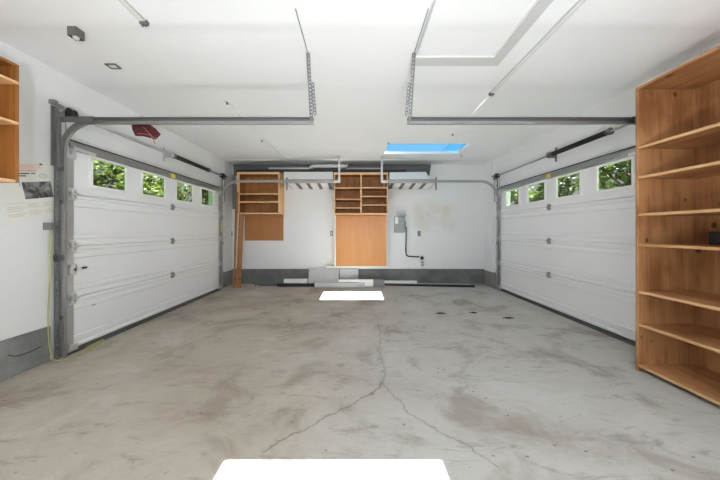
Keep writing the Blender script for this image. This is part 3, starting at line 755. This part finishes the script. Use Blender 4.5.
tag(box(-1.615, -.535, 6.0, 6.36, 2.377, 2.545, bev=.004).build('white_carton', 'white'), 'long white flat carton on the rack between the two cabinets', 'carton')
tag(MB().prism([(.72, 6.0, 2.377), (1.62, 6.0, 2.377), (1.52, 6.0, 2.545), (.72, 6.0, 2.535)], (0, .36, 0)).build('white_carton', 'white', bevel=.004), 'long white carton with a slanted end on the rack right of the middle cabinet', 'carton')

# ------------------------------------------------------------------ long stock laid on top of the cabinets
G = 'long stock stored on the cabinets'
tag(MB().prism([(-2.90, 6.385, 2.546), (1.70, 6.385, 2.546), (1.74, 6.385, 2.8), (-2.90, 6.385, 2.8)], (0, .033, 0)).build('wall_shade_sheet', 'shadegrey'), 'very long dark grey sheet standing in for shade along the top of the back wall', 'panel')  # dark sheet stands in for the shadowed wall above the stock
tag(MB().box(-2.70, 1.10, 6.05, 6.095, 2.546, 2.552).box(-2.70, 1.10, 6.05, 6.054, 2.552, 2.605).box(-2.70, 1.10, 6.091, 6.095, 2.552, 2.605).build('metal_channel', 'black'), 'long black metal channel lying across the cabinet tops at the front', 'channel')
tag(MB().box(-2.68, 1.66, 6.20, 6.34, 2.546, 2.655, .004).build('timber_beam', 'darkgrey'), 'long dark beam lying on the cabinets behind the black channel', 'beam')
tag(box(-2.02, -1.06, 6.22, 6.27, 2.656, 2.692, bev=.003).build('trim_stick', 'white'), 'narrow white stick on the dark beam left of the white downpipe', 'stick')
tag(box(-.25, .55, 6.22, 6.27, 2.656, 2.686, bev=.003).build('trim_stick', 'lightgrey'), 'narrow pale stick on the dark beam above the middle cabinet', 'stick')
t = thing('downpipe', (-.65, 6.2, 2.66), 'white rain downpipe with a bent elbow lying on top of the dark beam', 'downpipe')
MB().box(-.95, -.27, 6.205, 6.275, 2.69, 2.762, .012).build('pipe', 'white', t)
MB().sweep([((-.95, 6.24, 2.725), (0, 0, 1), (0, 1, 0)), ((-1.0, 6.235, 2.72), (-.3, 0, 1), (0, 1, 0)), ((-1.04, 6.215, 2.695), (-.8, 0, .6), (0, 1, 0)), ((-1.055, 6.19, 2.662), (-1, 0, .1), (0, 1, 0))],
           [(-.03, -.035), (.036, -.035), (.036, .035), (-.03, .035)]).build('elbow', 'white', t)
MB().prism([(-.27, 6.21, 2.70), (-.24, 6.21, 2.70), (-.20, 6.21, 2.775), (-.25, 6.21, 2.775)], (0, .06, 0)).build('end_flare', 'white', t)

# ------------------------------------------------------------------ electrics on the back wall
yw = YB-.001
t = thing('electrical_box', (1.0, yw, 1.2), 'grey electrical disconnect box on the back wall with a black cable below', 'electrical box')
box(.872, 1.118, yw-.10, yw, 1.20, 1.585, bev=.012).build('enclosure', 'panelgrey', t)
box(.886, .958, yw-.102, yw-.1003, 1.41, 1.565).build('white_label', 'white', t)
box(1.118, 1.135, yw-.08, yw-.03, 1.30, 1.47, bev=.003).build('switch_lever', 'galv_dark', t)
box(.935, 1.15, yw-.03, yw, 1.586, 1.70, bev=.006).build('upper_grey_box', 'lightgrey', t)  # shallow light grey box above the enclosure
t = thing('power_cord', (1.13, yw, .62), 'black power cord hanging from the grey electrical box to its outlet', 'cord')
MB().tube(smoothpts([(1.152, yw-.05, 1.33), (1.15, yw-.04, 1.0), (1.145, yw-.035, .82), (1.155, yw-.035, .70), (1.19, yw-.035, .655), (1.28, yw-.035, .638), (1.46, yw-.03, .632)], 8), .013, 10).build('cord', 'rubber', t)
MB().lathe((1.53, yw-.012, .605), (0, -1, 0), [(0, .04), (.02, .04), (.03, .03)], 16).build('plug', 'black', t)
def plate(nm, x, z, w, h, label, cat, holes, pm='white', group=None):
    t = thing(nm, (x, yw, z), label, cat, group)
    box(x-w/2, x+w/2, yw-.01, yw, z-h/2, z+h/2, bev=.003).build('cover_plate', pm, t)
    for nm2, dx, dz, ww, hh, m in holes: box(x+dx-ww/2, x+dx+ww/2, yw-.0125, yw-.0101, z+dz-hh/2, z+dz+hh/2, bev=.0006).build(nm2, m, t)
plate('wall_outlet', 1.53, .605, .115, .115, 'white wall outlet with the black plug in it', 'outlet', [], 'white')
plate('wall_outlet', 1.545, .465, .085, .125, 'white wall outlet with dark sockets just under the plugged one', 'outlet', [('socket', 0, .03, .05, .04, 'darkgrey'), ('socket', 0, -.03, .05, .04, 'darkgrey')])
plate('blank_plate', 1.465, 1.18, .075, .125, 'small grey blank plate on the back wall right of the electrical box', 'plate', [('screw', 0, .045, .012, .012, 'galv_dark'), ('screw', 0, -.045, .012, .012, 'galv_dark')], 'slate')
plate('light_switch', -.60, 1.185, .06, .12, 'light switch on the back wall just left of the tan panel', 'light switch', [('rocker', 0, 0, .026, .07, 'white')], 'slate')
t = thing('wall_outlet', (XL, 6.3, 1.17), 'small outlet with dark holes on the side wall in the back left corner', 'outlet')
box(XL+.012, XL+.02, 6.27, 6.395, 1.11, 1.25, bev=.003).build('cover_plate', 'white', t)
for z in (1.14, 1.18, 1.22): box(XL+.0205, XL+.03, 6.33, 6.385, z-.012, z+.01).build('socket', 'black', t)

# ------------------------------------------------------------------ leftovers on the floor along the back wall
def leftovers():
    tag(MB().obox((-.765, 6.255, .183), ((1, .0, 0), (0, .47, .883), (0, -.883, .47)), .35, .195, .012, .003).build('grey_sheet', 'lightgrey'), 'wide light grey sheet leaning against the back curb', 'sheet')
    t = thing('metal_pan', (-.2, 6.3, .08), 'shallow grey metal pan propped on edge beside the wide grey sheet', 'pan')
    MB().box(-.40, .03, 6.335, 6.345, .10, .37).box(-.40, .03, 6.29, 6.335, .36, .37).box(.02, .03, 6.29, 6.335, .10, .36).box(-.40, -.39, 6.29, 6.335, .10, .36).build('tray', 'lightgrey', t)
    box(-.40, .03, 6.27, 6.345, .0, .10).build('dark_base', 'darkgrey', t)
    tag(MB().box(-.93, .17, 5.96, 6.05, .001, .10, .006).build('white_board', 'lightgrey'), 'pale grey board lying nearest the sunlit patch at the back', 'board')
    tag(MB().box(-.42, .36, 6.06, 6.12, .001, .155, .006).build('white_board', 'white'), 'white board lying behind the pale grey board', 'board')
    tag(MB().box(.365, .61, 6.03, 6.16, .001, .155, .006).build('grey_block', 'slate'), 'short mid grey block at the right end of the white board', 'block')
    tag(MB().box(.62, 1.37, 6.20, 6.26, .0545, .105, .008).build('pale_rail', 'white'), 'pale rail lying on the long dark plank right of the grey block', 'rail')
    t = thing('dark_plank', (1.4, 6.1, 0), 'long dark plank with a pale top lying on the floor toward the right corner', 'plank')
    a, c = Vector((.19, 6.19, 0)), Vector((2.58, 5.98, 0))
    MB().prism([(.62, 6.17, .0), (2.585, 5.97, .0), (2.545, 6.03, .0), (2.50, 6.12, .0), (.62, 6.30, .0)], (0, 0, .05)).build('plank', 'black', t)
    MB().prism([(.62, 6.185, .0502), (2.53, 5.995, .0502), (2.48, 6.11, .0502), (.62, 6.29, .0502)], (0, 0, .004)).build('pale_top', 'galv_light', t)
    t = thing('dark_box_section', (-1.36, 6.1, 0), 'low dark board on the floor left of the wide grey sheet', 'board')
    tag(t, group=None)
    MB().box(-1.78, -.945, 6.04, 6.10, .001, .07, .004).build('board', 'black', t)
    tag(MB().box(-1.66, -1.13, 6.16, 6.26, .001, .145, .006).build('white_box', 'white'), 'long white box on the floor left of the wide grey sheet', 'box')
    tag(MB().box(-2.35, -1.79, 6.13, 6.17, .001, .05, .004).build('dark_strip', 'darkgrey'), 'low dark strip on the floor below the left hardboard panel', 'strip')
    for i, (x, y, r) in enumerate(((-2.48, 6.05, .035), (-2.345, 6.09, .045), (-2.22, 6.06, .03))):
        b = MB(); bmesh.ops.create_icosphere(b.bm, subdivisions=2, radius=r)
        for v in b.bm.verts:
            v.co = Vector((v.co.x*1.4*(1+R.uniform(-.2, .2)), v.co.y*(1+R.uniform(-.2, .2)), max(v.co.z, -.3*r)*.9+.3*r*.9))+Vector((x, y, .001))
        tag(b.build('rubble_lump', 'rubble'), ('pale rubble lump beside the foot of the leaning boards', 'pale rubble lump, the middle of three by the boards', 'pale rubble lump, farthest of three from the boards')[i], 'rubble', 'rubble by the leaning boards')
leftovers()
# dry leaves
for (u, v, w, lab) in ((440.5, 313.8, .085, 'dry dark leaf on the floor, the one nearest the sunlit patch'), (473.5, 313, .06, 'dry dark leaf on the floor between the two others'), (508.5, 318.3, .09, 'dry dark leaf on the floor nearest the right garage door')):
    Y = 272*1.24/(v-231); X = (u-357)*Y/272; b = MB(); n = 9
    top = [b.bm.verts.new((X+w*(-1+2*i/(n-1)), Y-.035*math.sin(PI*i/(n-1))*(1+.3*math.sin(i*2.2)), .002+.006*abs(math.sin(i*1.3)))) for i in range(n)]
    mid = [b.bm.verts.new((X+w*(-1+2*i/(n-1)), Y, .003+.018*math.sin(PI*i/(n-1)))) for i in range(n)]
    bot = [b.bm.verts.new((X+w*(-1+2*i/(n-1)), Y+.04*math.sin(PI*i/(n-1))*(1+.3*math.cos(i*1.7)), .002+.008*abs(math.cos(i*1.1)))) for i in range(n)]
    for q in (top, mid), (mid, bot):
        for i in range(n-1): b.bm.faces.new((q[0][i], q[0][i+1], q[1][i+1], q[1][i]))
    o = tag(b.build('dry_leaf', 'leafdry'), lab, 'leaf', 'dry leaves on the floor')
    md = o.modifiers.new('thick', 'SOLIDIFY'); md.thickness = .002

# ------------------------------------------------------------------ outdoors
struct(box(-24, XL-T-.001, -12, 22, -.2, -.02).build('ground_left', 'lawn'))
struct(box(XR+T+.001, 24, -12, 22, -.2, -.02).build('ground_right', 'lawn'))
def tree(x, y, h, rx, mat, label, seed, n):
    rg = random.Random(seed)
    t = thing('tree', (x, y, -.02), label, 'tree', 'trees beyond the garage doors')
    b = MB()
    pts = [(x, y, -.02), (x+rg.uniform(-.1, .1), y+rg.uniform(-.1, .1), h*.3), (x+rg.uniform(-.2, .2), y+rg.uniform(-.2, .2), h*.6), (x+rg.uniform(-.3, .3), y+rg.uniform(-.3, .3), h*.95)]
    b.tube(smoothpts(pts), [.13*(1-.8*i/15) for i in range(16)], 9)
    cl = []
    for i in range(16):
        z = h*rg.uniform(.22, 1.); a = rg.uniform(0, 2*PI); k = rx*math.sqrt(max(.1, 1-((z/h-.55)/.55)**2))*rg.uniform(.35, 1.)
        c = Vector((x+k*math.cos(a), y+k*math.sin(a), z)); cl.append((c, rx*rg.uniform(.32, .55)))
        b.tube(smoothpts([(x, y, max(.3, z-.5*k-.2)), ((x+c.x)/2, (y+c.y)/2, z-.25*k), tuple(c)], 3), [.045*(1-.13*i) for i in range(7)], 6)
    b.build('trunk', 'bark', t)
    vs, fs = [], []
    for i in range(n):
        c, r = cl[rg.randrange(len(cl))]
        d = Vector((rg.gauss(0, 1), rg.gauss(0, 1), rg.gauss(0, 1))).normalized()*r*rg.random()**.45
        p = c+d; s = rg.uniform(.06, .13)
        u = Vector((rg.gauss(0, 1), rg.gauss(0, 1), rg.gauss(0, .5))).normalized(); w = u.cross(Vector((rg.gauss(0, .6), rg.gauss(0, .6), 1))).normalized(); nn = u.cross(w)*s*.25
        k = len(vs); vs += [p-u*s, p+w*s*.55+nn, p+u*s, p-w*s*.55+nn]; fs.append((k, k+1, k+2, k+3))
    me = bpy.data.meshes.new('foliage'); o0 = OFF[t]
    me.from_pydata([v-o0 for v in vs], [], fs); me.materials.append(M[mat])
    o = bpy.data.objects.new('foliage', me); C.objects.link(o); o.parent = t
    return t
for i, (x, y, h, rx, m, lab) in enumerate((
    (-6.3, 5.9, 3.35, 1.3, 'leaf_c', 'yellow green tree seen through the left door, window nearest the poster'),
    (-6.6, 8.5, 3.35, 1.25, 'leaf_c', 'light green tree seen through the second window of the left door from the poster'),
    (-7.0, 11.2, 3.5, 1.25, 'leaf_b', 'dark green tree seen through the third window of the left door from the poster'),
    (-6.8, 13.7, 3.5, 1.25, 'leaf_b', 'dark green tree seen through the left door, window farthest from the poster'),
    (6.2, 6.0, 3.6, 1.35, 'leaf_b', 'dark green tree seen through the right door, window nearest the wooden shelving'),
    (6.9, 8.8, 3.4, 1.25, 'leaf_a', 'mid green tree seen through the second right door window from the shelving'),
    (6.8, 11.3, 3.5, 1.25, 'leaf_a', 'mid green tree seen through the third right door window from the shelving'),
    (6.6, 13.8, 3.6, 1.25, 'leaf_c', 'yellow green tree seen through the right door, window farthest from the shelving'))):
    tree(x, y, h, rx, m, lab, 40+i, 3000)

# ------------------------------------------------------------------ sky, sun, lamps
w = bpy.data.worlds.new('sky'); bpy.context.scene.world = w; w.use_nodes = True
n = N(w); bg = n.n['Background']
v = n.new('ShaderNodeTexCoord').outputs['Generated']; zz = n.xyz(v)[2]
rp = n.new('ShaderNodeValToRGB'); n.put(rp.inputs[0], zz)
e = rp.color_ramp.elements
e[0].position = 0.; e[0].color = (.85, .93, 1, 1); e[1].position = 1.; e[1].color = (.10, .38, .85, 1)
for p, c in ((.16, (.80, .91, 1, 1)), (.23, (.24, .63, .95, 1)), (.36, (.21, .60, .94, 1)), (.6, (.13, .46, .9, 1))):
    q = e.new(p); q.color = c
n.put(bg.inputs[0], rp.outputs[0]); bg.inputs[1].default_value = 1.0

sun = bpy.data.lights.new('sun', 'SUN'); sun.energy = 98; sun.angle = .009; sun.color = (.95, .98, 1)
so = bpy.data.objects.new('sun', sun); C.objects.link(so)
so.rotation_euler = Vector((-.437, .0, -1)).to_track_quat('-Z', 'Y').to_euler(); so.location = (6, 3, 12)

# added fill lamp, unseen behind the viewpoint, turned up to brighten the ceiling
t = thing('fill_lamp', (.3, -1.3, 0), 'added fill lamp on an invented stand behind the viewpoint shining up at the ceiling', 'lamp')
MB().tube([(.3, -1.3, .02), (.3, -1.3, .55)], .015, 10).build('pole', 'galv_dark', t)
for k in range(3): MB().bar((.3, -1.3, .35), ((.3)+.35*math.cos(2.1*k), -1.3+.35*math.sin(2.1*k), .01), .015, .015).build('leg', 'galv_dark', t)
MB().lathe((.3, -1.3, .55), (0, 0, 1), [(0, .05), (.05, .12), (.09, .16), (.092, .15), (.06, .11), (.055, .02)], 20).build('reflector', 'galv_light', t)
l = bpy.data.lights.new('fill_light', 'AREA'); l.shape = 'DISK'; l.size = .28; l.energy = 165; l.color = (.93, .975, 1); l.spread = PI
o = bpy.data.objects.new('fill_light', l); C.objects.link(o); o.location = (.3, -1.3, .65); o.rotation_euler = (PI, 0, 0)

# ------------------------------------------------------------------ camera
cam = bpy.data.cameras.new('camera'); co = bpy.data.objects.new('camera', cam); C.objects.link(co)
cam.sensor_width = 36; cam.lens = 272/720*36; cam.shift_x = 3/720; cam.shift_y = -9/720; cam.clip_start = .02
co.location = (0, 0, 1.24); co.rotation_euler = (PI/2, 0, 0)
sc = bpy.context.scene; sc.camera = co
sc.view_settings.view_transform = 'Standard'; sc.view_settings.look = 'None'; sc.view_settings.exposure = 0; sc.view_settings.gamma = 1; sc.view_settings.use_curve_mapping = False
sc.cycles.max_bounces = 14; sc.cycles.diffuse_bounces = 8; sc.cycles.transparent_max_bounces = 16
